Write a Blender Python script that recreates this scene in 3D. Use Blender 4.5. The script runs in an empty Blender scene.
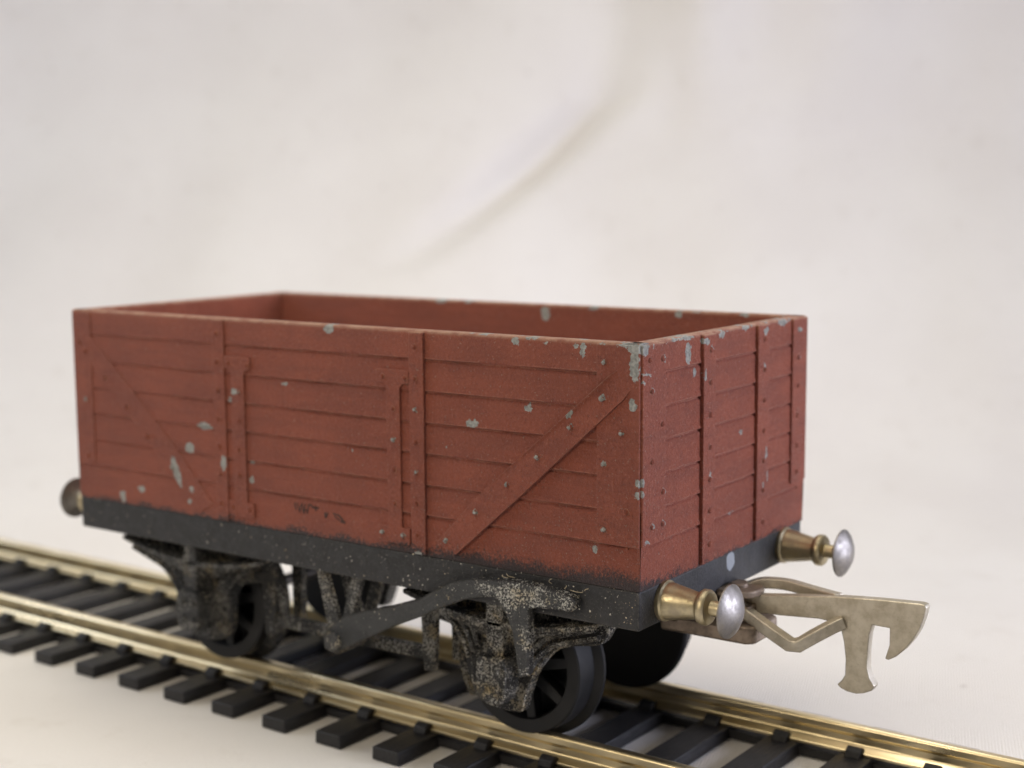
import bpy, bmesh, math, random
from mathutils import Vector, Matrix
random.seed(7)
S = bpy.context.scene
COL = S.collection
PI = math.pi
# ------------------------------------------------------------------ dimensions (1 unit is about 1.07 cm)
L, W, H = 6.60, 3.0, 1.918          # wagon body
UF = 0.32                           # depth of the black underframe
ZR = -1.583                         # rail top
AX, AXZ, RW = (-1.45, -5.12), -0.983, 0.60
YC = 1.495                          # centre line
BASE = Vector((-3.285, YC, ZR))
GROOVES = [0.336, 0.60, 0.868, 1.132, 1.398, 1.668]
RZ = [1.78, 1.512, 1.245, 0.975, 0.71, 0.448, 0.168]

# ------------------------------------------------------------------ material helpers
class NT:
    def __init__(s, name):
        s.m = bpy.data.materials.new(name); s.m.use_nodes = True
        s.t = s.m.node_tree; s.n = s.t.nodes; s.l = s.t.links
        s.b = s.n['Principled BSDF']
        tc = s.n.new('ShaderNodeTexCoord')
        s.obj = tc.outputs['Object']
    def lk(s, v, sock):
        if hasattr(v, 'is_output'): s.l.new(v, sock)
        else:
            sock.default_value = v
    def math(s, op, a, b=0.0, c=None, clamp=False):
        n = s.n.new('ShaderNodeMath'); n.operation = op; n.use_clamp = clamp
        s.lk(a, n.inputs[0]); s.lk(b, n.inputs[1])
        if c is not None: s.lk(c, n.inputs[2])
        return n.outputs[0]
    def vm(s, op, a, b=(0, 0, 0)):
        n = s.n.new('ShaderNodeVectorMath'); n.operation = op
        s.lk(a, n.inputs[0]); s.lk(b, n.inputs[1])
        return n.outputs['Value'] if op in ('LENGTH', 'DISTANCE') else n.outputs['Vector']
    def noise(s, vec, scale, detail=2.0, rough=0.5, col=False, dist=0.0):
        n = s.n.new('ShaderNodeTexNoise'); s.l.new(vec, n.inputs['Vector'])
        n.inputs['Scale'].default_value = scale; n.inputs['Detail'].default_value = detail
        n.inputs['Roughness'].default_value = rough; n.inputs['Distortion'].default_value = dist
        return n.outputs['Color'] if col else n.outputs['Fac']
    def voro(s, vec, scale, feature='F1', out='Distance', rnd=1.0):
        n = s.n.new('ShaderNodeTexVoronoi'); s.l.new(vec, n.inputs['Vector'])
        n.feature = feature; n.inputs['Scale'].default_value = scale; n.inputs['Randomness'].default_value = rnd
        return n.outputs[out]
    def ramp(s, v, a, b, lo=0.0, hi=1.0):           # smooth map a..b -> lo..hi
        n = s.n.new('ShaderNodeMapRange'); n.interpolation_type = 'SMOOTHSTEP'
        s.lk(v, n.inputs[0]); n.inputs[1].default_value = a; n.inputs[2].default_value = b
        n.inputs[3].default_value = lo; n.inputs[4].default_value = hi
        return n.outputs[0]
    def mix(s, f, a, b):
        n = s.n.new('ShaderNodeMix'); n.data_type = 'RGBA'
        s.lk(f, n.inputs[0])
        for v, k in ((a, 6), (b, 7)):
            if hasattr(v, 'is_output'): s.l.new(v, n.inputs[k])
            else: n.inputs[k].default_value = (*v, 1)
        return n.outputs[2]
    def mixf(s, f, a, b):
        n = s.n.new('ShaderNodeMix'); n.data_type = 'FLOAT'
        s.lk(f, n.inputs[0]); s.lk(a, n.inputs[2]); s.lk(b, n.inputs[3])
        return n.outputs[0]
    def sep(s, v):
        n = s.n.new('ShaderNodeSeparateXYZ'); s.l.new(v, n.inputs[0]); return n.outputs
    def edge(s, radius):
        bv = s.n.new('ShaderNodeBevel'); bv.samples = 4; bv.inputs['Radius'].default_value = radius
        g = s.n.new('ShaderNodeNewGeometry')
        n = s.n.new('ShaderNodeVectorMath'); n.operation = 'DOT_PRODUCT'
        s.l.new(bv.outputs[0], n.inputs[0]); s.l.new(g.outputs['Normal'], n.inputs[1])
        return s.ramp(n.outputs['Value'], .985, .86)
    def bump(s, h, strength, dist=0.01, normal=None):
        n = s.n.new('ShaderNodeBump'); s.lk(h, n.inputs['Height'])
        n.inputs['Strength'].default_value = strength; n.inputs['Distance'].default_value = dist
        if normal is not None: s.l.new(normal, n.inputs['Normal'])
        return n.outputs[0]
    def out(s, color=None, rough=None, metal=None, normal=None, spec=None):
        for v, k in ((rough, 'Roughness'), (metal, 'Metallic'), (spec, 'Specular IOR Level')):
            if v is not None: s.lk(v, s.b.inputs[k])
        if color is not None:
            if hasattr(color, 'is_output'): s.l.new(color, s.b.inputs['Base Color'])
            else: s.b.inputs['Base Color'].default_value = (*color, 1)
        if normal is not None: s.l.new(normal, s.b.inputs['Normal'])
        return s.m

# paint chips, measured on the wagon: (along, up, half length, half height, tilt)
SIDE_CHIPS = [(-5.14,.40,.048,.158,20),(-4.732,.885,.095,.034,0),(-4.951,.657,.06,.056,0),(-4.478,.552,.034,.072,0),(-4.94,.256,.03,.035,0),
 (-5.944,.069,.042,.062,0),(-5.66,.175,.045,.033,0),(-4.978,.134,.028,.025,0),(-4.307,1.246,.04,.033,0),(-4.372,1.157,.026,.033,0),
 (-4.129,.431,.03,.038,0),(-4.122,.597,.032,.019,0),(-3.674,1.359,.037,.018,0),(-3.133,1.885,.064,.041,0),(-1.468,1.925,.05,.014,0),
 (-1.137,1.881,.038,.034,0),(-.978,1.91,.048,.014,0),(-.502,1.844,.026,.056,0),(-.845,1.88,.019,.015,0),(-.566,1.872,.023,.012,0),
 (-1.574,1.175,.060,.034,0),(-1.017,1.349,.043,.034,0),(-.608,1.336,.022,.04,-25),(-.305,1.493,.018,.034,0),(-.02,1.89,.075,.05,0),
 (-.03,1.749,.042,.124,0),(-.045,1.45,.033,.056,15),(-.146,1.227,.023,.014,0),(-.393,.287,.018,.032,0),(.001,.855,.02,.03,0),(-.005,.761,.02,.025,0),
 (-.117,1.905,.08,.014,0),(-2.136,.02,.044,.014,0)]
for _x, _z in ((-1.838,.178),(-1.522,.455),(-1.202,.718),(-.907,.975),(-.594,1.24),(-.298,1.768),(-.30,.975),(-.30,.46),(-.304,1.48),(-2.15,1.25),(-2.15,.715),(-2.396,.975),(-2.538,.152),(-2.307,.15),(-4.25,1.253),(-6.43,1.02)):
    SIDE_CHIPS.append((_x, _z, .017, .019, 0))
SIDE_CHIPS += [(-1.841,.958,.014,.015,0),(-2.891,.832,.012,.013,0)]
END_CHIPS_GLINTS = [(.749,1.778,.050,.086,0),(.852,1.609,.026,.041,0),(.988,1.586,.02,.049,0),(1.327,1.879,.054,.029,0),(1.0,1.853,.061,.026,0),
 (2.101,1.845,.05,.031,0),(1.697,1.015,.034,.017,0),(.714,1.905,.14,.016,0),(1.775,1.903,.067,.023,0),(2.504,1.89,.095,.028,0),
 (2.138,.764,.016,.063,8),(2.171,.556,.014,.055,0),(1.536,.346,.047,.016,0),(.024,1.878,.06,.05,0),(.056,1.677,.075,.011,0),
 (.011,1.621,.023,.014,0),(.148,1.544,.016,.015,0),(.33,1.78,.018,.027,0),(.067,.374,.038,.014,0),(.377,.536,.010,.032,0),(.535,1.905,.064,.012,0),
 (-.006,.855,.03,.03,0),(-.006,.761,.03,.025,0),(2.813,1.805,.03,.02,0)] + [(_y, _z, .013, .022, 0) for _y, _z in ((.306,1.79),(.318,.745),(.14,1.552),(.15,.497),(.316,.49),(1.085,1.80),(1.085,.74),(2.085,1.555),(2.085,.49),(2.81,1.555))]  # last group: worn end-rivet tips, set off-centre as painted highlights

FAR_CHIPS = [(-2.775,1.825,.05,.075,10),(-4.13,1.905,.075,.028,0),(-1.24,1.885,.045,.035,0),(-2.2,1.905,.06,.02,0),(-3.75,1.91,.05,.015,0),(-.55,1.9,.05,.02,0),(-5.1,1.2,.05,.05,0),(-2.0,.8,.06,.04,0)]
def chip_mask(t, pos, chips, axis):
    """max over chips of a soft inside test, with ragged outlines."""
    w = t.vm('SUBTRACT', t.noise(pos, 26.0, 3.0, 0.6, col=True), (0.5, 0.5, 0.5))
    w = t.vm('MULTIPLY', w, (0.062, 0.062, 0.062))
    v2 = t.n.new('ShaderNodeTexVoronoi'); t.l.new(pos, v2.inputs['Vector']); v2.inputs['Scale'].default_value = 38.0
    w = t.vm('ADD', w, t.vm('MULTIPLY', t.vm('SUBTRACT', v2.outputs['Color'], (0.5, 0.5, 0.5)), (.014, .014, .014)))
    p = t.vm('ADD', pos, w)
    acc = None
    for (a, z, hw, hh, tilt) in chips:
        d = t.vm('SUBTRACT', p, (a, 0, z) if axis == 'x' else (0, a, z))
        if tilt:
            n = t.n.new('ShaderNodeVectorRotate'); n.rotation_type = 'Y_AXIS' if axis == 'x' else 'X_AXIS'
            t.l.new(d, n.inputs['Vector']); n.inputs['Angle'].default_value = math.radians(tilt); d = n.outputs[0]
        d = t.vm('MULTIPLY', d, (1/hw, 0, 1/hh) if axis == 'x' else (0, 1/hw, 1/hh))
        v = t.math('LESS_THAN', t.vm('LENGTH', d), 1.0)
        acc = v if acc is None else t.math('MAXIMUM', acc, v)
    return acc

def paint_red(name, chips, axis):
    t = NT(name)
    pos = t.vm('ADD', t.obj, tuple(BASE))
    x, y, z = t.sep(pos)
    big = t.noise(pos, 1.6, 3.0); mid = t.noise(pos, 9.0, 3.0, 0.6); fine = t.noise(pos, 38.0, 4.0, 0.9)
    c = t.mix(t.ramp(big, .3, .7), RED_A, RED_B)
    pl = t.noise(t.vm('MULTIPLY', pos, (.5, .5, 4.2)), 1.7, 3.0, .6)
    c = t.mix(t.ramp(pl, .42, .68, 0, .45), c, RED_C)
    c = t.mix(t.ramp(mid, .45, .75, 0, .35), c, RED_C)
    c = t.mix(t.ramp(fine, .53, .74, 0, .85), c, RED_D)
    c = t.mix(t.ramp(fine, .47, .29, 0, .85), c, (.12, .028, .018))
    # pale grains of worn paint, thicker towards the coupling end and the lower edge
    gx = t.ramp(x, -3.5, -.2, .0, 1.0); gz = t.ramp(z, .9, .0, .12, 1.0)
    where = t.math('MULTIPLY', gx, gz)
    cl = t.ramp(t.noise(pos, 5.0, 3.0, .6), .42, .66)
    thr = t.math('MULTIPLY', t.math('ADD', t.math('MULTIPLY', where, .26), .03), t.math('ADD', t.math('MULTIPLY', cl, 1.1), .35))
    wp = t.vm('ADD', pos, t.vm('MULTIPLY', t.vm('SUBTRACT', t.noise(pos, 60., 2., .6, col=True), (.5, .5, .5)), (.035, .035, .035)))
    vor = t.n.new('ShaderNodeTexVoronoi'); t.l.new(wp, vor.inputs['Vector']); vor.inputs['Scale'].default_value = 62.0
    vr = t.sep(vor.outputs['Color'])[0]
    grain = t.math('MULTIPLY', t.math('LESS_THAN', vr, thr), t.ramp(vor.outputs['Distance'], .42, .18))
    c = t.mix(t.math('MULTIPLY', grain, .75), c, (0.50, 0.33, 0.24))
    rub_highlight = t.math('MULTIPLY', t.edge(.014), t.ramp(mid, .36, .60, .15, .9))  # pale edges: lit-edge highlights painted in along with rubbed paint
    c = t.mix(rub_highlight, c, (0.54, 0.26, 0.17))
    # black overspray at the bottom edge
    edge = t.math('ADD', z, t.math('ADD', t.math('MULTIPLY', t.math('SUBTRACT', fine, .5), .42), t.math('MULTIPLY', t.math('SUBTRACT', t.noise(pos, 3.5, 4.0, .6), .5), .22)))
    sp = t.ramp(x, -4.0, -.6, .035, .17) if axis == 'x' else t.ramp(y, .9, .1, .012, .10)
    ov = t.ramp(t.math('DIVIDE', edge, sp), .95, .25)
    c = t.mix(t.math('MULTIPLY', ov, .93), c, (0.022, 0.022, 0.022))
    # lighter top edge: rim highlight painted into the colour, along with rubbed paint
    top = t.math('MULTIPLY', t.ramp(z, H-.035, H-.004), t.ramp(mid, .35, .6, .35, .9))
    c = t.mix(top, c, (0.60, 0.34, 0.22))
    if chips is not None:
        m = chip_mask(t, pos, chips, axis)
    else:
        m = t.math('LESS_THAN', t.noise(pos, 3.0, 3.0, .6), .235)
    rimc = t.math('MULTIPLY', t.math('GREATER_THAN', z, t.math('ADD', H-.085, t.math('MULTIPLY', t.noise(pos, 9.0, 2.0), .13))), t.math('GREATER_THAN', t.noise(pos, 7.0, 3.0, .65), t.ramp(x, -3.0, .0, .70, .61)))
    m = t.math('MAXIMUM', m, rimc)
    met = t.mix(t.ramp(t.noise(pos, 38.0, 3.0, .6), .35, .65), (0.31, 0.31, 0.285), (0.52, 0.515, 0.475))
    c = t.mix(m, c, met)
    h = t.math('ADD', t.math('MULTIPLY', fine, .8), t.math('MULTIPLY', t.noise(pos, 30.0, 3.0, .65), .5))
    h = t.math('ADD', t.math('SUBTRACT', h, t.math('MULTIPLY', m, .7)), t.math('MULTIPLY', grain, .5))
    nrm = t.bump(h, 1.0, .048)
    t.b.inputs['Sheen Weight'].default_value = .11; t.b.inputs['Sheen Roughness'].default_value = .45; t.b.inputs['Sheen Tint'].default_value = (.88, .86, 1.0, 1)
    return t.out(c, t.mixf(m, .58, .42), t.math('MULTIPLY', m, .45), nrm, .36)

RED_A = (0.318, 0.072, 0.032); RED_B = (0.372, 0.086, 0.038); RED_C = (0.225, 0.053, 0.026); RED_D = (0.58, 0.23, 0.145)
M = {}
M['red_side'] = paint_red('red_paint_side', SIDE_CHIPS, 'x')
M['red_end'] = paint_red('red_paint_end', END_CHIPS_GLINTS, 'y')
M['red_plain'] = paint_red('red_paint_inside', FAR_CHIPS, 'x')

def black_cast(name, fleck, dust, end=False, span=(-5.5, -.6, .35)):
    """black painted casting with metal showing through as flecks."""
    t = NT(name); pos = t.vm('ADD', t.obj, tuple(BASE)); x, y, z = t.sep(pos)
    n1 = t.noise(pos, 6.0, 4.0, .65); n2 = t.noise(pos, 70.0, 2.0, .7); n3 = t.noise(pos, 22.0, 4.0, .7)
    c = t.mix(t.ramp(n1, .35, .7), (0.016, 0.016, 0.017), dust)
    c = t.mix(t.ramp(n2, .55, .75, 0, .4), c, (0.09, 0.09, 0.09))
    gx = t.math('MULTIPLY', t.ramp(x, span[0], span[1], span[2], 1.0), t.ramp(x, .0, -.03))
    wp = t.vm('ADD', pos, t.vm('MULTIPLY', t.vm('SUBTRACT', t.noise(pos, 45., 2., .6, col=True), (.5, .5, .5)), (.03, .03, .03)))
    vor = t.n.new('ShaderNodeTexVoronoi'); t.l.new(wp, vor.inputs['Vector']); vor.inputs['Scale'].default_value = 70.0
    vs = t.sep(vor.outputs['Color'])
    clump = t.ramp(t.noise(pos, 4.2, 4.0, .65), .36, .58, .18, 1.0)
    dens = t.math('MULTIPLY', t.math('MULTIPLY', gx, fleck), clump)
    f1 = t.math('MULTIPLY', t.math('LESS_THAN', vs[0], t.math('MULTIPLY', dens, .10 if fleck > .2 else .22)), t.ramp(vor.outputs['Distance'], .60, .30))
    n4 = t.noise(wp, 50.0, 4.0, .78)
    lo = t.math('SUBTRACT', .66, t.math('MULTIPLY', dens, .20))
    f2 = t.ramp(t.math('SUBTRACT', n4, lo), -.01, .09)
    f = t.math('MAXIMUM', f1, f2)
    f = t.math('MAXIMUM', f, t.math('MULTIPLY', t.edge(.02), t.math('MULTIPLY', t.ramp(n3, .42, .60), t.ramp(x, -5.5, -1.5, .25, .8 if fleck > .2 else .25))))
    if end:
        d = t.vm('MULTIPLY', t.vm('SUBTRACT', t.vm('ADD', pos, t.vm('MULTIPLY', t.vm('SUBTRACT', t.noise(pos, 14., 2., col=True), (.5, .5, .5)), (.06, .06, .06))), (0, 1.548, -.084)), (0, 1/.075, 1/.08))
        chip = t.math('LESS_THAN', t.vm('LENGTH', d), 1.0)
        c = t.mix(chip, c, (0.25, 0.27, 0.29))
    fc = t.mix(t.ramp(t.noise(pos, 5.0, 2.0), .45, .70), (0.66, 0.63, 0.56), (0.64, 0.51, 0.30))
    c = t.mix(f, c, fc)
    h = t.math('ADD', t.math('MULTIPLY', n3, .7), t.math('ADD', t.math('MULTIPLY', n2, .3), t.math('MULTIPLY', n4, .9 if fleck > .2 else .2)))
    return t.out(c, t.mixf(f, .26 if fleck > .2 else .5, .30), t.math('MULTIPLY', f, .93), t.bump(h, .5 if fleck < .2 else 1.0, .035 if fleck < .2 else .05), .4 if fleck < .2 else .75)
M['black_uf'] = black_cast('black_underframe_paint', .15, (0.028, 0.028, 0.031), True)
M['black_gear'] = black_cast('worn_black_casting', .95, (0.026, 0.024, 0.022), False, (-5.0, -1.5, .74))
M['black_lever'] = black_cast('worn_black_lever', .95, (0.040, 0.040, 0.039), False, (-2.1, -1.25, .10))

def metal(name, a, b, rough, bumpy=.15, scale=8.0, metallic=1.0, streak=None, grime=.4):
    t = NT(name); pos = t.obj
    if streak: pos = t.vm('MULTIPLY', pos, streak)
    n1 = t.noise(pos, scale, 4.0, .65); n2 = t.noise(pos, scale*6, 3.0, .6)
    c = t.mix(t.ramp(n1, .35, .68), a, b)
    c = t.mix(t.ramp(n2, .58, .78, 0, grime), c, tuple(v*.45 for v in a))
    r = t.ramp(n1, .3, .7, rough*.8, rough*1.35)
    return t.out(c, r, metallic, t.bump(t.math('ADD', n2, t.math('MULTIPLY', n1, .5)), bumpy, .012))
M['brass'] = metal('tarnished_brass', (0.57, 0.49, 0.31), (0.45, 0.39, 0.28), .40, .15)
M['steel'] = metal('dull_steel_head', (0.36, 0.335, 0.31), (0.28, 0.26, 0.245), .48, .14, 10.0)
M['hook'] = metal('dull_nickel_coupling', (0.57, 0.52, 0.425), (0.48, 0.435, 0.35), .48, .22, 7.0, .85)
M['pivot'] = metal('browned_pivot_metal', (0.33, 0.26, 0.20), (0.24, 0.19, 0.15), .5, .3, 9.0, .8)
M['rail'] = metal('nickel_silver_rail', (0.80, 0.69, 0.46), (0.70, 0.58, 0.35), .33, .06, 2.0, 1.0, (.3, 1, 1), .18)

def plastic(name, a, b, rough, grain=False):
    t = NT(name); pos = t.obj
    oi = t.n.new('ShaderNodeObjectInfo')
    pos = t.vm('ADD', pos, t.vm('MULTIPLY', oi.outputs['Location'], (3.7, 2.1, 1.3)))
    p2 = t.vm('MULTIPLY', pos, (6.0, 0.6, 2.0)) if grain else pos
    n1 = t.noise(p2, 9.0 if grain else 5.0, 4.0, .6); n2 = t.noise(pos, 60.0, 2.0)
    c = t.mix(t.ramp(n1, .35, .7), a, b)
    return t.out(c, t.ramp(n1, .3, .7, rough, rough*1.3), 0.0, t.bump(t.math('ADD', n1, t.math('MULTIPLY', n2, .15)), .5 if grain else .15, .02), .4)
M['sleeper'] = plastic('black_sleeper_plastic', (0.012, 0.012, 0.014), (0.028, 0.027, 0.029), .46, True)
M['wheel'] = plastic('black_wheel_plastic', (0.005, 0.005, 0.006), (0.009, 0.009, 0.010), .52)
M['mark'] = plastic('rubbed_black_ink', (0.055, 0.030, 0.026), (0.10, 0.045, 0.035), .6)
M['lint'] = plastic('pale_dust_fibre', (0.42, 0.34, 0.22), (0.55, 0.48, 0.36), .8)

def cloth_mat():
    t = NT('white_cloth_weave'); pos = t.obj
    x, y, z = t.sep(pos)
    n = t.noise(pos, .35, 3.0); f = t.noise(pos, 30.0, 2.0)
    c = t.mix(t.ramp(n, .3, .7), (0.80, 0.77, 0.745), (0.84, 0.815, 0.79))
    sp = t.n.new('ShaderNodeTexVoronoi'); t.l.new(pos, sp.inputs['Vector']); sp.inputs['Scale'].default_value = 1.1
    dot = t.math('MULTIPLY', t.math('LESS_THAN', t.sep(sp.outputs['Color'])[0], .16), t.ramp(t.math('ADD', sp.outputs['Distance'], t.math('MULTIPLY', t.noise(pos, 9., 3.), .10)), .115, .07))
    c = t.mix(t.math('MULTIPLY', dot, .35), c, (.36, .31, .27))
    c = t.mix(t.ramp(t.noise(pos, 2.2, 4.0, .65), .55, .75, 0, .35), c, (.70, .66, .62))
    w1 = t.math('SINE', t.math('MULTIPLY', t.math('ADD', x, t.math('MULTIPLY', y, .35)), 205.0))
    w2 = t.math('SINE', t.math('MULTIPLY', t.math('SUBTRACT', y, t.math('MULTIPLY', x, .35)), 205.0))
    h = t.math('ADD', t.math('MULTIPLY', t.math('ADD', w1, w2), .25), t.math('MULTIPLY', f, .9))
    return t.out(c, .9, 0.0, t.bump(h, .40, .02), .1)
M['cloth'] = cloth_mat()

# ------------------------------------------------------------------ mesh helpers
def link(name, bm, mat, parent=None, bevel=0.0, segs=2, smooth=True, base=BASE, weld=False):
    if weld: bmesh.ops.remove_doubles(bm, verts=bm.verts, dist=1e-5)
    bmesh.ops.recalc_face_normals(bm, faces=bm.faces)
    me = bpy.data.meshes.new(name); 
    if base is not None: bmesh.ops.translate(bm, verts=bm.verts, vec=-Vector(base))
    bm.to_mesh(me); bm.free()
    o = bpy.data.objects.new(name, me); COL.objects.link(o)
    me.materials.append(mat)
    if bevel:
        md = o.modifiers.new('bevel', 'BEVEL'); md.width = bevel; md.segments = segs; md.limit_method = 'ANGLE'; md.angle_limit = math.radians(40)
        md.harden_normals = False
    if smooth:
        for p in me.polygons: p.use_smooth = True
        try:
            me.set_sharp_from_angle(angle=math.radians(38))
        except Exception: pass
    if parent is not None:
        o.parent = parent
        if parent.type == 'MESH': pass
    return o
def box(bm, x0, x1, y0, y1, z0, z1):
    vs = [bm.verts.new((x, y, z)) for x in (x0, x1) for y in (y0, y1) for z in (z0, z1)]
    for f in ((0,1,3,2),(4,6,7,5),(0,4,5,1),(2,3,7,6),(0,2,6,4),(1,5,7,3)): bm.faces.new([vs[i] for i in f])
def prism(bm, pts, a, b, axis='y'):
    """closed outline pts extruded from a to b along axis; outline is (x,z) for y, (y,z) for x, (x,y) for z."""
    def mk(u, v, w): return {'y': (u, w, v), 'x': (w, u, v), 'z': (u, v, w)}[axis]
    A = [bm.verts.new(mk(u, v, a)) for u, v in pts]; B = [bm.verts.new(mk(u, v, b)) for u, v in pts]
    n = len(pts)
    for i in range(n): bm.faces.new((A[i], A[(i+1) % n], B[(i+1) % n], B[i]))
    bm.faces.new(A[::-1]); bm.faces.new(B)
def lathe(bm, prof, org, axis='x', n=40, sgn=1):
    """prof: list of (along, radius)."""
    rings = []
    for a, r in prof:
        ring = []
        if r < 1e-6:
            p = {'x': (org[0]+sgn*a, org[1], org[2]), 'y': (org[0], org[1]+sgn*a, org[2])}[axis]
            rings.append([bm.verts.new(p)]); continue
        for k in range(n):
            c, s = r*math.cos(2*PI*k/n), r*math.sin(2*PI*k/n)
            p = {'x': (org[0]+sgn*a, org[1]+c, org[2]+s), 'y': (org[0]+c, org[1]+sgn*a, org[2]+s)}[axis]
            ring.append(bm.verts.new(p))
        rings.append(ring)
    for A, B in zip(rings, rings[1:]):
        for k in range(n):
            k2 = (k+1) % n
            if len(A) == 1 and len(B) == 1: continue
            if len(A) == 1: bm.faces.new((A[0], B[k2], B[k]))
            elif len(B) == 1: bm.faces.new((A[k], A[k2], B[0]))
            else: bm.faces.new((A[k], A[k2], B[k2], B[k]))
    for R, rev in ((rings[0], True), (rings[-1], False)):
        if len(R) > 1: bm.faces.new(R[::-1] if rev else R)
def dome(bm, c, r, h, axis, sgn):
    """low rivet head."""
    prof = [(0, r), (h*.55, r*.86), (h*.9, r*.5), (h, 0)]
    lathe(bm, [(-.006, r)] + prof, c, axis, 10, sgn)
def tube(bm, pts, r, n=10, flat=1.0, ph=0.0):
    pts = [Vector(p) for p in pts]; rings = []
    for i, p in enumerate(pts):
        d = (pts[min(i+1, len(pts)-1)] - pts[max(i-1, 0)]).normalized()
        u = d.cross(Vector((0, 0, 1)));  u = u.normalized() if u.length > 1e-4 else Vector((1, 0, 0))
        v = u.cross(d).normalized()
        rr = r[i] if isinstance(r, (list, tuple)) else r
        rings.append([bm.verts.new(p + u*rr*math.cos(2*PI*k/n+ph) + v*rr*flat*math.sin(2*PI*k/n+ph)) for k in range(n)])
    for A, B in zip(rings, rings[1:]):
        for k in range(n): bm.faces.new((A[k], A[(k+1) % n], B[(k+1) % n], B[k]))
    bm.faces.new(rings[0][::-1]); bm.faces.new(rings[-1])
def smooth_curve(pts, n=6):
    out = []
    P = [Vector(p) for p in pts]
    for i in range(len(P)-1):
        p0, p1, p2, p3 = P[max(i-1, 0)], P[i], P[i+1], P[min(i+2, len(P)-1)]
        for k in range(n):
            t = k/n
            out.append(.5*((2*p1)+(-p0+p2)*t+(2*p0-5*p1+4*p2-p3)*t*t+(-p0+3*p1-3*p2+p3)*t**3))
    out.append(P[-1]); return [tuple(q) for q in out]
def empty(name, loc, label, cat):
    o = bpy.data.objects.new(name, None); COL.objects.link(o); o.location = loc; o.empty_display_size = .3
    o['label'] = label; o['category'] = cat; return o
def copy_tree(o, parent=None):
    c = o.copy(); COL.objects.link(c); c.parent = parent
    for ch in [q for q in bpy.data.objects if q.parent == o and q != c]: copy_tree(ch, c)
    return c
def BM(): return bmesh.new()

# ------------------------------------------------------------------ the wagon
wagon = empty('model_wagon', BASE, 'chipped red brown toy open coal wagon with black underframe standing on the track', 'toy wagon')

T = 0.13                                                        # wall thickness
def wall_profile(t, top_in=.02):
    """outer face at 0 going in to t; V grooves between the planks; returns (depth, z) outline."""
    o = [(0.0, 0.0)]
    for g in GROOVES:
        o += [(0.0, g-.024), (.005, g-.013), (.019, g-.002), (.017, g+.005), (.0, g+.011), (-.008, g+.019), (-.005, g+.036), (0.0, g+.06)]
    o += [(0.0, H-.022), (.008, H-.006), (.022, H), (t-.02, H), (t-.006, H-.006), (t, H-.02), (t, 0.0)]
    return o
def groove_gain(x, z, d):
    if d >= .1 or z > H-.1: return 1.0
    f = .62 + .38*min(1, max(0, (x+5.2)/2.2))
    n = .5 + .5*math.sin(x*2.3 + z*31) * math.sin(x*5.9 + z*13)
    return f*(.55 + .65*n + .12*math.sin(x*31+z*7))
def side_panel(y_out, sgn):
    """sgn +1: inwards is +y (near side)."""
    bm = BM(); prof = wall_profile(T)
    xs = [-L + (L+.0095)*k/140 for k in range(141)]
    rings = []
    for x in xs:
        rings.append([bm.verts.new((x, y_out + sgn*d*groove_gain(x, z, d), z)) for d, z in prof])
    n = len(prof)
    for A, B in zip(rings, rings[1:]):
        for i in range(n): bm.faces.new((A[i], A[(i+1) % n], B[(i+1) % n], B[i]))
    for Rg in (rings[0], rings[-1]):
        f = bm.faces.new(Rg); bmesh.ops.triangulate(bm, faces=[f])
    return bm
def strap_bm(outline, y0, sgn, th, rivets, rr=.026, rh=.022):
    bm = BM(); prism(bm, outline, y0 + sgn*.006, y0 - sgn*th, 'y')
    for rx, rz in rivets: dome(bm, (rx, y0 - sgn*th, rz), rr*random.uniform(.9, 1.1), rh, 'y', -sgn)
    return bm
def rect(x0, x1, z0, z1): return [(x0, z0), (x1, z0), (x1, z1), (x0, z1)]

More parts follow.
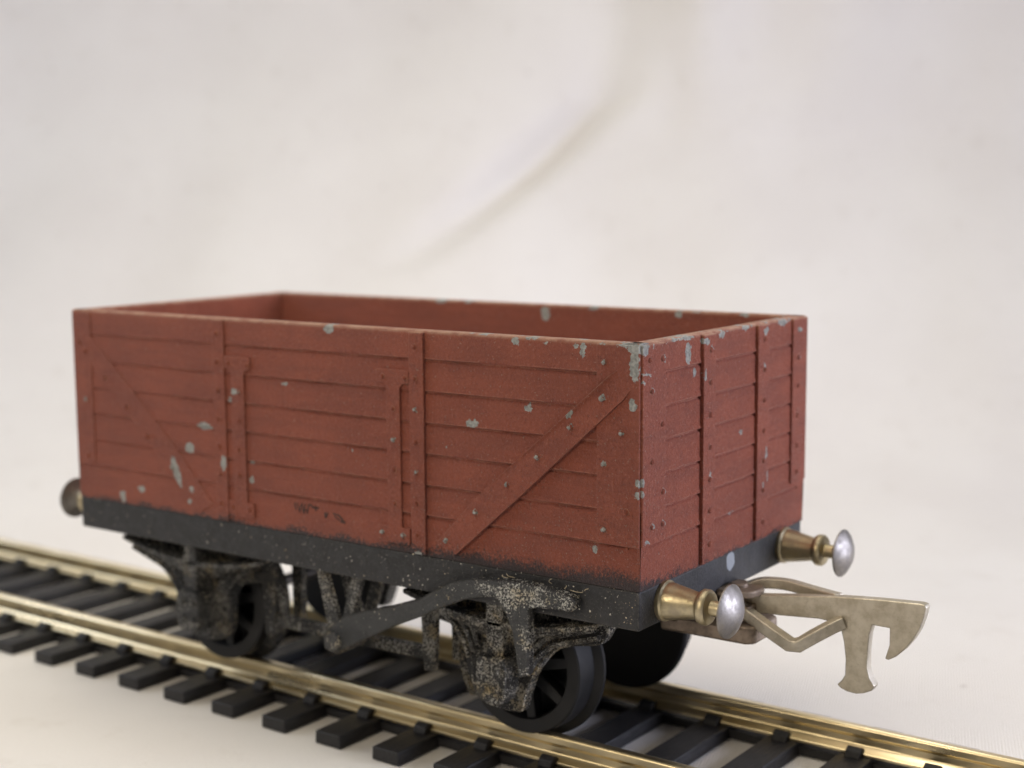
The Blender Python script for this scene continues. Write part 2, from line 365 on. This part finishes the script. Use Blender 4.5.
def side_details(panel, y0, sgn, mat, mirror):
    mx = (lambda x: x) if not mirror else (lambda x: -L - x)
    def mo(pts): 
        q = [(mx(x), z) for x, z in pts]; return q
    def add(name, outl, th, riv, bev=.007): 
        return link(name, strap_bm(mo(outl), y0, sgn, th, [(mx(a), b) for a, b in riv]), mat, panel, bev)
    top = H-.012
    # corner plates
    add('corner_plate', rect(-.367, .012, .345, top), .020, [(-.30, 1.764), (-.304, .971), (-.304, .458), (-.146, 1.227), (-.10, .62)])
    add('corner_plate', rect(-L+.004, -6.33, .345, top), .009, [(-6.50, 1.593), (-6.42, 1.50), (-6.43, 1.014), (-6.44, .442)], .004)
    # upright straps each side of the door
    add('side_strap', rect(-2.215, -2.062, .006, top), .030, [(-2.155, z) for z in RZ])
    add('side_strap', rect(-4.585, -4.43, .006, top), .018, [(-4.527, z) for z in RZ], .007)
    # door hinge posts with a T at the top and a foot below
    def tee(c, w, lft, rgt):
        return [(c-w/2, .215), (c+lft[0], .215), (c+lft[0], .085), (c+lft[0]+.02, .068), (c+rgt[0]-.02, .068), (c+rgt[0], .085), (c+rgt[0], .215), (c+w/2, .215),
                (c+w/2, 1.42), (c+w/2+.03, 1.455), (c+rgt[1], 1.462), (c+rgt[1], 1.575), (c+lft[1], 1.575), (c+lft[1], 1.462), (c-w/2-.03, 1.455), (c-w/2, 1.42)]
    add('door_hinge', tee(-2.40, .15, (-.19, -.18), (.165, .176)), .024, [(-2.51, 1.512), (-2.265, 1.510), (-2.40, 1.24), (-2.40, .972), (-2.40, .711), (-2.40, .42), (-2.543, .148), (-2.312, .146)])
    add('door_hinge', tee(-4.262, .165, (-.155, -.160), (.17, .165)), .020, [(-4.378, 1.507), (-4.135, 1.50), (-4.25, 1.25), (-4.256, .98), (-4.266, .70), (-4.272, .465), (-4.37, .15), (-4.15, .15)])
    # diagonal braces
    def diag(x0, z0, x1, z1, w):
        d = Vector((x1-x0, z1-z0)).normalized(); n = Vector((-d.y, d.x))*w/2
        return [(x0-n.x, z0-n.y), (x1-n.x, z1-n.y), (x1+n.x, z1+n.y), (x0+n.x, z0+n.y)]
    br = add('diagonal_brace', [(-1.93, .150), (-1.755, .045), (-1.116, .598), (-.118, 1.490), (-.03, 1.60), (-.14, 1.745), (-.262, 1.655), (-1.498, .595)], .040,
        [(-1.843, .170), (-1.527, .447), (-1.207, .712), (-.912, .969), (-.599, 1.235), (-.311, 1.485)], .014)
    for v in br.data.vertices:                                   # the top end runs out flush into the corner plate
        if v.co.z + BASE.z > 1.55 and v.co.x + BASE.x > -.2: v.co.y += sgn*.026 if (v.co.y + BASE.y - y0)*sgn < -.03 else 0
    add('diagonal_brace', [(-L-a+.02, b) for a, b in [(-1.93, .150), (-1.755, .045), (-1.116, .598), (-.118, 1.490), (-.105, 1.56), (-.262, 1.655), (-1.498, .595)]], .007,
        [(-6.14, 1.25), (-5.83, .98), (-5.54, .716), (-5.2, .44)], .004)

near = link('side_panel', side_panel(0.0, 1), M['red_side'], wagon)
far = link('side_panel', side_panel(W, -1), M['red_plain'], wagon)
side_details(near, 0.0, 1, M['red_side'], False)
side_details(far, W, -1, M['red_plain'], False)
# rubbed lettering low on the door
def stroke(bm, p, q, w):
    p, q = Vector(p), Vector(q); d = (q-p).normalized(); n = Vector((-d.y, d.x))*w/2
    prism(bm, [tuple(p-n), tuple(q-n), tuple(q+n), tuple(p+n)], -.0035, .001, 'y')
MARKS = [((-3.592,.283),(-3.575,.215),.016),((-3.56,.285),(-3.535,.205),.013),((-3.535,.20),(-3.512,.275),.013),((-3.505,.288),(-3.488,.20),.014),
                ((-3.483,.195),(-3.462,.285),.016),((-3.462,.23),(-3.43,.225),.012),((-3.445,.20),(-3.418,.288),.016),((-3.41,.29),(-3.375,.27),.018),((-3.38,.262),(-3.30,.266),.020),((-3.34,.28),(-3.335,.235),.016),
                ((-3.222,.235),(-3.218,.185),.024),((-3.215,.19),(-3.19,.235),.014),((-3.13,.235),(-3.06,.228),.015),((-3.115,.215),(-3.055,.185),.013),((-3.06,.228),(-3.005,.180),.022),((-3.045,.176),(-2.985,.172),.022)]
for grp in (MARKS[:10], MARKS[10:12], MARKS[12:]):
    bm = BM()
    for p, q, w in grp: stroke(bm, p, q, w)
    link('rubbed_lettering', bm, M['mark'], near, smooth=False)

def end_panel(x_out, sgn):
    """sgn -1: inwards is -x (the coupling end)."""
    bm = BM(); prof = wall_profile(T)
    rings = []
    ys = [T-.005 + (W-2*T+.01)*k/30 for k in range(31)]
    ys = [.003] + ys + [W-.003]
    for y in ys: rings.append([bm.verts.new((x_out + sgn*d, y, z if z > .001 else -.002)) for d, z in prof])
    n = len(prof)
    for A, B in zip(rings, rings[1:]):
        for i in range(n): bm.faces.new((A[i], A[(i+1) % n], B[(i+1) % n], B[i]))
    for Rg in (rings[0], rings[-1]):
        f = bm.faces.new(Rg); bmesh.ops.triangulate(bm, faces=[f])
    return bm
def end_details(panel, x0, sgn, mat):
    top = H-.012
    def add(name, outl, th, riv, bev=.007):
        b = BM(); prism(b, outl, x0 + sgn*.006, x0 - sgn*th, 'x')
        for ry, rz in riv: dome(b, (x0 - sgn*th, ry, rz), .026*random.uniform(.9, 1.1), .024, 'x', -sgn)
        return link(name, b, mat, panel, bev)
    add('corner_plate', rect(.004, .352, .350, top), .022, [(.299, 1.783), (.10, 1.786), (.132, 1.546), (.299, 1.273), (.138, .999), (.311, .739), (.143, .49), (.31, .485)])
    add('corner_plate', rect(2.69, W-.004, .40, top), .022, [(2.82, 1.80), (2.80, 1.55), (2.80, 1.29), (2.795, 1.018), (2.793, .74), (2.80, .496)])
    add('end_post', rect(.962, 1.165, .012, top), .032, [(1.075, z) for z in RZ])
    add('end_post', rect(1.962, 2.178, .012, top), .032, [(2.078, z) for z in RZ])
ep = link('end_panel', end_panel(0.012, -1), M['red_end'], wagon)
el = link('end_panel', end_panel(-L+.012, 1), M['red_plain'], wagon)
end_details(ep, 0.012, -1, M['red_end'])
end_details(el, -L+.022, 1, M['red_plain'])
for yy, m in ((-.0015, M['red_side']), (W-.0185, M['red_end'])):
    bm = BM(); box(bm, -.012, .0135, yy, yy+.02, -.001, H-.008); link('corner_bead', bm, m, ep, .006)
bm = BM(); box(bm, -L+.1, -.1, .1, W-.1, .04, .12); link('wagon_floor', bm, M['red_plain'], wagon)

# underframe: solebars, buffer beams, floor pan
uf_b = -UF
bm = BM()
box(bm, -L+.012, -.004, .006, .16, uf_b, -.003)
box(bm, -L+.012, -.004, W-.16, W-.006, uf_b, -.003)
box(bm, -.17, .004, .010, W-.010, uf_b+.002, -.006)
box(bm, -L-.004, -L+.17, .010, W-.010, uf_b+.002, -.006)
box(bm, -L+.15, -.15, .15, W-.15, -.14, -.012)
uf = link('underframe', bm, M['black_uf'], wagon, .012)
bm = BM()
for yy in (.20, W-.26): box(bm, -L+.75, -.42, yy, yy+.06, uf_b-.055, -.10)
link('inner_longeron', bm, M['black_uf'], wagon, .008)

# axle guards with leaf spring and axle box
GUARD = [(-1.02, -.30), (-.88, -.40), (-.71, -.53), (-.56, -.63), (-.43, -.776), (-.375, -.935), (-.36, -1.17), (-.22, -1.30), (.13, -1.315), (.20, -1.20), (.28, -.98), (.38, -.83), (.515, -.70), (.70, -.635), (.93, -.585), (1.03, -.46), (1.06, -.30)]
def guard_bm(x, y, sgn, flip):
    bm = BM(); pts = smooth_curve([(a, 0, b) for a, b in GUARD], 3); pts = [(x + flip*p[0], p[2]) for p in pts]
    prism(bm, pts, y + sgn*.10, y, 'y')
    return bm
def arc_strip(bm, x, x0, x1, z_end, z_mid, th, y0, y1, n=18):
    o = []
    for k in range(n+1):
        u = -1 + 2*k/n; o.append((x + (x0+x1)/2 + (x1-x0)/2*u, z_mid + (z_end-z_mid)*u*u))
    prism(bm, o + [(a, b-th) for a, b in o[::-1]], y0, y1, 'y')
def make_guard(x, y_face, sgn, flip, mat):
    """y_face: plane of the plate's outer face, outwards is -sgn*y."""
    g = link('axle_guard', guard_bm(x, y_face, sgn, flip), mat, wagon, .014)
    bm = BM()
    for k in range(5):
        hw = .98 - .17*k
        arc_strip(bm, x, -hw, hw, -.365-.052*k + .0, -.50-.048*k, .040, y_face - sgn*(.17-.028*k), y_face + sgn*.01)
    link('leaf_spring', bm, mat, g, .008)
    bm = BM()
    for k in range(3):
        for side, pts in ((-1, [(-.95, -.40), (-.72, -.535), (-.55, -.65), (-.43, -.79), (-.375, -.93)]), (1, [(.98, -.54), (.70, -.625), (.52, -.69), (.38, -.82), (.285, -.97)])):
            q = [(x + flip*(a - side*(.045+.075*k)*.55), y_face - sgn*(.045-.008*k), z + (.04+.075*k)*.80) for a, z in pts]
            tube(bm, smooth_curve(q, 4), .032, 8, .8)
    link('flared_leaves', bm, mat, g)
    bm = BM(); box(bm, x-.085, x+.085, y_face-sgn*.17, y_face+sgn*.01, -.80, -.33)
    link('spring_buckle', bm, mat, g, .014)
    bm = BM()
    o = [(-.12, -.80), (.12, -.80), (.158, -.87), (.150, -1.10), (.10, -1.19), (-.10, -1.19), (-.150, -1.10), (-.158, -.87)]
    prism(bm, [(x+a, b) for a, b in o], y_face+sgn*.01, y_face-sgn*.22, 'y')
    for a, b in ((-.08, -.90), (.075, -.90), (-.07, -1.07), (.07, -1.07)):
        lathe(bm, [(-.02, .036), (.012, .034), (.026, .02), (.028, 0)], (x+a, y_face-sgn*.22, b), 'y', 10, -sgn)
    link('axlebox', bm, mat, g, .022)
    return g
YF = .27
for x, fl in zip(AX, (1, -1)):
    make_guard(x, YF, 1, fl, M['black_gear'])
    make_guard(x, 2*YC-YF, -1, fl, M['black_gear'])

# brake gear near and far: hanger straps, push rods, V hanger, pivot
def brake_gear(y, sgn):
    bm = BM()
    for x, s in ((AX[0], -1), (AX[1], 1)):
        e = x + s*.86
        prism(bm, smooth_outline([(e-.085, -.30), (e+.085, -.30), (e+.085, -.60), (e+.06, -1.13), (e-.055, -1.15), (e-.085, -.60)]), y, y+sgn*.07, 'y')
        prism(bm, [(e+.02, -.30), (e+.16, -.30), (e+.14, -1.10), (e+.03, -1.12)], y+sgn*.30, y+sgn*.38, 'y')
        o = [(x+s*.30, -.60), (x+s*.55, -.56), (e, -.54), (e, -.64), (x+s*.58, -.68), (x+s*.38, -.78)]
        prism(bm, o, y+sgn*.01, y+sgn*.06, 'y')
        p0, p1 = Vector((e, -.99)), Vector((-3.22, -1.0))
        n = Vector((0, .055))
        prism(bm, [tuple(p0-n), tuple(p1-n), tuple(p1+n), tuple(p0+n)], y+sgn*.01, y+sgn*.09, 'y')
        # brake block beside the wheel
        a = [(x+s*(RW+.03)*math.cos(q), AXZ+(RW+.03)*math.sin(q)) for q in [math.radians(d) for d in range(-38, 39, 8)]]
        b = [(x+s*(RW+.13)*math.cos(q), AXZ+(RW+.13)*math.sin(q)) for q in [math.radians(d) for d in range(38, -39, -8)]]
        prism(bm, a+b, y+sgn*.26, y+sgn*.42, 'y')
    return link('brake_gear', bm, M['black_gear'], wagon, .010)
def smooth_outline(p): return p
def v_hanger(y, sgn):
    bm = BM()
    for yy in (y, y+sgn*.30):
        prism(bm, [(-3.42, -.28), (-3.31, -.28), (-3.14, -.78), (-3.20, -.90), (-3.28, -.86)], yy, yy+sgn*.06, 'y')
        prism(bm, [(-2.97, -.28), (-2.84, -.28), (-3.00, -.74), (-3.04, -.90), (-3.13, -.80)], yy, yy+sgn*.06, 'y')
    lathe(bm, [(-.09, 0), (-.09, .10), (-.06, .125), (.36, .125), (.36, 0)], (-3.14, y, -.93), 'y', 20, sgn)
    return link('vee_hanger', bm, M['black_gear'], wagon, .010)
brake_gear(.30, 1); brake_gear(2*YC-.30, -1); v_hanger(.06, 1); v_hanger(2*YC-.06, -1)

# brake lever with its guard, near side
LEV = [(-3.10, -1.02), (-2.80, -.87), (-2.40, -.66), (-2.10, -.525), (-1.80, -.375), (-1.60, -.29), (-1.456, -.247), (-1.33, -.222), (-1.265, -.235), (-1.19, -.34), (-1.127, -.48), (-1.09, -.70), (-1.06, -.86), (-.968, -.82), (-.955, -.50), (-.960, -.27), (-.90, -.25), (-.70, -.232), (-.56, -.225), (-.512, -.19), (-.505, -.13), (-.56, -.095),
       (-.782, -.060), (-1.05, -.050), (-1.335, -.072), (-1.55, -.105), (-1.742, -.158), (-1.90, -.245), (-2.096, -.360), (-2.40, -.47), (-2.70, -.565), (-2.95, -.65), (-3.08, -.74), (-3.20, -.88), (-3.19, -.98)]
bm = BM(); prism(bm, LEV, -.10, -.012, 'y')
lev = link('brake_lever', bm, M['black_lever'], wagon, .018, 3)
bm = BM(); lathe(bm, [(-.12, 0), (-.12, .085), (-.10, .10), (.04, .10), (.04, 0)], (-3.08, 0, -.90), 'y', 20, 1); link('pivot_boss', bm, M['black_gear'], lev, .006)
# lint caught on the lever
for k in range(9):
    bm = BM()
    x = random.uniform(-1.35, -.45); z = -.055 - .02*abs(x+.9) + random.uniform(-.03, .02); y = random.uniform(-.085, -.02)
    a = random.uniform(0, PI); l = random.uniform(.04, .11)
    p = [(x + l*u*math.cos(a) + .01*math.sin(u*5+k), y - .02*math.sin(u*3), z + l*.8*u*math.sin(a)*.6) for u in (0, .25, .5, .75, 1)]
    tube(bm, p, .0026, 5); link('lint_fibre', bm, M['lint'], lev)

# wheelsets
def wheel(x, y_out, sgn):
    """y_out: outer face; inwards +sgn."""
    bm = BM(); c = (x, y_out, AXZ)
    lathe(bm, [(.24, .46), (.03, .46), (.0, .475), (.0, .585), (.012, RW), (.215, RW+.012), (.225, RW+.03), (.235, .665), (.255, .685), (.285, .685), (.305, .66), (.305, 0.0)], c, 'y', 64, sgn)
    w = link('wheel', bm, M['wheel'], wagon)
    bm = BM()
    lathe(bm, [(.0, 0), (.0, .06), (-.03, .06), (-.03, .12), (.0, .13), (.16, .13), (.16, 0)], c, 'y', 24, sgn)
    for k in range(8):
        a = 2*PI*k/8 + .2; u = Vector((math.cos(a), math.sin(a))); v = Vector((-u.y, u.x))
        pts = [u*.10 - v*.06, u*.49 - v*.045, u*.49 + v*.045, u*.10 + v*.06]
        prism(bm, [(x+p.x, AXZ+p.y) for p in pts], y_out + sgn*.025, y_out + sgn*.16, 'y')
    link('wheel_spokes', bm, M['wheel'], w, .012)
for x in AX:
    wheel(x, .49, 1); wheel(x, 2*YC-.49, -1)
    bm = BM(); lathe(bm, [(0, .06), (2*YC-1.0, .06)], (x, .5, AXZ), 'y', 16); link('axle', bm, M['steel'], wagon)

# buffers
def buffer(x, y, sgn):
    bm = BM(); c = (x, y, -.155)
    lathe(bm, [(-.05, 0), (-.05, .16), (.0, .165), (.030, .165), (.045, .150), (.075, .148), (.30, .106), (.318, .110), (.325, .128), (.345, .142), (.385, .142), (.405, .128), (.412, .10), (.418, .062), (.56, .058), (.56, 0)], c, 'x', 40, sgn)
    b = link('buffer', bm, M['brass'], wagon)
    bm = BM(); lathe(bm, [(.50, 0), (.50, .07), (.530, .10), (.556, .19), (.566, .212), (.578, .212), (.600, .19), (.640, .12), (.660, .06), (.666, 0)], c, 'x', 48, sgn)
    link('buffer_head', bm, M['steel'], b)
for yy in (.40, 2.60): buffer(0.006, yy, 1); buffer(-L-.006, yy, -1)

# couplings
HOOK = [(.18, -.335), (.351, -.318), (.66, -.275), (.988, -.231), (1.34, -.200), (1.69, -.180), (1.726, -.186), (1.738, -.205), (1.722, -.285), (1.690, -.385), (1.640, -.48), (1.570, -.575), (1.500, -.645), (1.440, -.682), (1.412, -.676), (1.446, -.557), (1.444, -.418),
        (1.298, -.416), (1.276, -.50), (1.266, -.64), (1.266, -.785), (1.288, -.863), (1.330, -.922), (1.305, -.965), (1.239, -.998), (1.176, -1.014), (1.10, -1.010), (1.045, -.992), (1.013, -.965), (1.050, -.925), (1.078, -.875), (1.080, -.74), (1.062, -.60), (1.025, -.454), (.842, -.440), (.50, -.468), (.353, -.474), (.18, -.50)]
def coupling(sgn):
    X0 = 0.0 if sgn > 0 else -L
    def tx(p): return (X0 + sgn*p[0], YC + sgn*(p[1]-YC), p[2])
    def xform(bm):
        for v in bm.verts: v.co = Vector(tx(v.co))
    bm = BM(); prism(bm, HOOK, YC-.005, YC+.09, 'y'); xform(bm)
    h = link('coupling_hook', bm, M['hook'], wagon, .008)
    bm = BM()
    bar = [(.10, 1.40, -.40), (.22, 1.385, -.45), (.45, 1.32, -.535), (.70, 1.26, -.625), (.755, 1.27, -.625), (.86, 1.36, -.55), (.98, 1.44, -.47), (1.05, 1.50, -.43)]
    tube(bm, bar, .070, 4, 1.0, PI/4)
    bar2 = [(.10, 1.62, -.33), (.22, 1.68, -.275), (.36, 1.72, -.262), (.50, 1.72, -.262), (.66, 1.69, -.272), (.83, 1.64, -.275), (.98, 1.58, -.270)]
    tube(bm, smooth_curve(bar2, 4), .068, 4, .9, PI/4); xform(bm)
    link('coupling_loop', bm, M['hook'], h, .010)
    bm = BM(); prism(bm, [(.0, 1.30), (.10, 1.28), (.22, 1.30), (.30, 1.38), (.32, 1.48), (.30, 1.60), (.22, 1.68), (.0, 1.70)], -.33, -.27, 'z')
    prism(bm, [(-.20, 1.34), (.28, 1.34), (.28, 1.68), (-.20, 1.68)], -.46, -.40, 'z')
    lathe_z(bm, (.12, 1.49), .075, -.56, -.24); xform(bm)
    link('coupling_pivot', bm, M['pivot'], h, .012)
    if sgn < 0: return
    bm = BM(); prism(bm, [(-.50, 1.22), (.31, 1.22), (.38, 1.28), (.38, 1.70), (.31, 1.76), (-.50, 1.76)], -.69, -.54, 'z'); box(bm, -.5, -.3, 1.22, 1.76, -.62, -.2); xform(bm)
    link('coupling_mount', bm, M['pivot'], h, .03, 3)
def lathe_z(bm, c, r, z0, z1, n=20):
    prism(bm, [(c[0]+r*math.cos(2*PI*k/n), c[1]+r*math.sin(2*PI*k/n)) for k in range(n)], z0, z1, 'z')
coupling(1)

# ------------------------------------------------------------------ the track
YAW = -0.0117
tb = Vector((-3.285, YC, -1.95))
track = empty('railway_track', tb, 'straight model railway track with brass coloured rails on black sleepers under the wagon', 'track')
track.rotation_euler = (0, 0, YAW)
TX0, TX1 = -26.0, 7.5
G2 = .79
def rail(yi, sgn):
    hw, ht, fw = .095, .238, .20
    yc = yi + sgn*hw/2
    zb, zt = ZR-ht, ZR
    p = [(-fw/2, zb), (fw/2, zb), (fw/2, zb+.028), (.045, zb+.052), (.024, zb+.075), (.024, zt-.10), (hw/2, zt-.075), (hw/2, zt-.018), (hw/2-.016, zt), (-hw/2+.016, zt), (-hw/2, zt-.018), (-hw/2, zt-.075), (-.024, zt-.10), (-.024, zb+.075), (-.045, zb+.052), (-fw/2, zb+.028)]
    bm = BM(); prism(bm, [(yc+a, b) for a, b in p], TX0, TX1, 'x')
    return link('rail', bm, M['rail'], track, .006, base=tb), yc
r1, yc1 = rail(YC-G2, -1); r2, yc2 = rail(YC+G2, 1)
ST, SB = ZR-.238, -1.95
bm = BM(); 
for yc in (yc1, yc2): box(bm, TX0, TX1, yc-.09, yc+.09, SB+.01, ST-.045)
link('sleeper_web', bm, M['sleeper'], track, base=tb)
def sleeper_bm(x):
    bm = BM(); prism(bm, [(x-.155, SB), (x+.155, SB), (x+.148, ST-.004), (x-.148, ST-.004)], -.0, 2*YC-.0, 'y'); return bm
def chair_bm(x, yc, s):
    bm = BM()
    prism(bm, [(yc+s*.06, ST-.006), (yc+s*.19, ST-.006), (yc+s*.17, ST+.055), (yc+s*.115, ST+.085), (yc+s*.06, ST+.06)], x-.07, x+.07, 'x')
    return bm
x = -2.02 + .155; x -= .692*34
first = None
xs = [x + .692*k for k in range(48) if TX0 < x + .692*k < TX1]
xb = xs[0]
s0 = link('sleeper', sleeper_bm(xb), M['sleeper'], track, .012, base=tb)
ch = [link('rail_chair', chair_bm(xb, yc, sd), M['sleeper'], s0, .010, base=tb) for yc in (yc1, yc2) for sd in (-1, 1)]
for xx in xs[1:]:
    s = s0.copy(); COL.objects.link(s); s.parent = track; s.location = (xx-xb, 0, 0)
    for c0 in ch:
        c = c0.copy(); COL.objects.link(c); c.parent = s

# ------------------------------------------------------------------ white cloth sweeping up behind
CAM = Vector((5.53826, -9.51114, 3.05957))
R = Matrix(((0.8175349619290208, -0.0689755338157737, 0.5717332960030784), (0.5758329299394046, 0.1104653289582736, -0.8100702734303618), (-0.007281677081229103, 0.9914836291300878, 0.1300276522356504)))
FW = Vector((-.5717, .8101, 0)).normalized(); RT = Vector((FW.y, -FW.x, 0))
FZ = -1.956
def backdrop():
    from mathutils import noise as mn
    bm = BM(); rows = []
    o = Vector((CAM.x, CAM.y, 0))
    s_flat, rad = 21.0, 10.0
    path = [(s, FZ, 0.0) for s in [-28 + 1.5*k for k in range(33)]]
    path += [(s_flat + rad*math.sin(a), FZ + rad*(1-math.cos(a)), a) for a in [PI/2*k/150 for k in range(1, 151)]]
    path += [(s_flat+rad, FZ+rad+.5*k, PI/2) for k in range(1, 44)]
    ts = [-44 + 1.0*k for k in range(34)] + [-10 + .16*k for k in range(126)] + [10.2 + 1.0*k for k in range(34)]
    for s, z, ang in path:
        row = []
        q = min(1, max(0, (s-22)/7)); q = q*q*(3-2*q)
        for t in ts:
            d = q*(.9*mn.noise(Vector((t*.13+4, z*.10, 3.0))) + .30*mn.noise(Vector((t*.33, z*.26, 9.0))))
            # an upright fold that turns into a slanting crease lower down
            zc = 5.0
            tc = 1.85 + .12*(z-zc) if z > zc else 1.85 - (zc-z)*1.12
            k = 1/(1+math.exp((z-zc)*2.2))                       # 1 below the bend
            fade = min(1, max(0, (z-1.3)/2.2)) * (k + (1-k)*.75)
            v = t - tc
            d -= q*(.64*k + .03*(1-k))*fade*math.exp(-(v/.55)**2)                # the crease
            hang = 1/(1+math.exp(-(t-3.5)/.22)) * 1/(1+math.exp(-(z-4.0)/.35))
            d += q*hang*(.25 + .40*max(0, z-4.0))                 # a loose panel leaning forward on the right
            d += q*.38*math.exp(-((v-1.1)/.65)**2)*(1-k)          # ridge of the upright fold
            d -= q*.40*math.exp(-((v-3.0)/1.2)**2)*(1-k)
            nx, nz = -math.sin(ang), math.cos(ang)
            p = o + FW*(s + d*nx) + RT*t
            row.append(bm.verts.new((p.x, p.y, z + d*nz)))
        rows.append(row)
    for A, B in zip(rows, rows[1:]):
        for k in range(len(ts)-1): bm.faces.new((A[k], A[k+1], B[k+1], B[k]))
    return bm
bd = link('white_cloth', backdrop(), M['cloth'], None, base=None)
bd['kind'] = 'structure'

# ------------------------------------------------------------------ lamps
def area(name, loc, target, size, power, color, size_y=None, spread=180):
    d = bpy.data.lights.new(name, 'AREA'); d.energy = power; d.color = color
    d.spread = math.radians(spread); d.shape = 'RECTANGLE'; d.size = size; d.size_y = size_y or size
    o = bpy.data.objects.new(name, d); COL.objects.link(o); o.location = loc
    o.rotation_euler = (Vector(target) - Vector(loc)).to_track_quat('-Z', 'Y').to_euler()
    return o
ctr = Vector((-3, 1.5, 0))
def rel(f, r, z): return ctr + FW*f + RT*r + Vector((0, 0, z))
area('overhead_lamp', rel(.8, -1, 19), rel(3.6, 0, 0), 13, 1520, (1.0, .94, .79), None, 120)
area('left_front_lamp', rel(-20, -15, 13), ctr, 10, 980, (1.0, .86, .66), None, 110)
area('right_fill_light', rel(-8, 30, 6), ctr, 14, 3900, (.79, .82, 1.0), None, 105)  # unseen fill light, added to cool and brighten the wagon end
area('left_fill_light', rel(6, -30, 14), rel(9, -8, 0), 14, 2800, (.84, .89, 1.0))  # unseen fill light, added to turn the cloth bluish on the left
w = bpy.data.worlds.new('World'); S.world = w; w.use_nodes = True
bg = w.node_tree.nodes['Background']; bg.inputs[0].default_value = (.78, .76, .76, 1); bg.inputs[1].default_value = .14

# ------------------------------------------------------------------ camera
cd = bpy.data.cameras.new('camera'); cam = bpy.data.objects.new('camera', cd); COL.objects.link(cam)
cam.matrix_world = Matrix.Translation(CAM) @ R.to_4x4()
cd.sensor_width = 36; cd.lens = 1466.446/1024*36; cd.clip_start = .1; cd.clip_end = 500
cd.dof.use_dof = True; cd.dof.focus_distance = 11.4; cd.dof.aperture_fstop = cd.lens*1e-3/.16
S.camera = cam
S.render.resolution_x, S.render.resolution_y = 1024, 768
S.view_settings.view_transform = 'Standard'; S.view_settings.look = 'None'
S.view_settings.exposure = -.1; S.view_settings.gamma = 1
S.cycles.max_bounces = 8
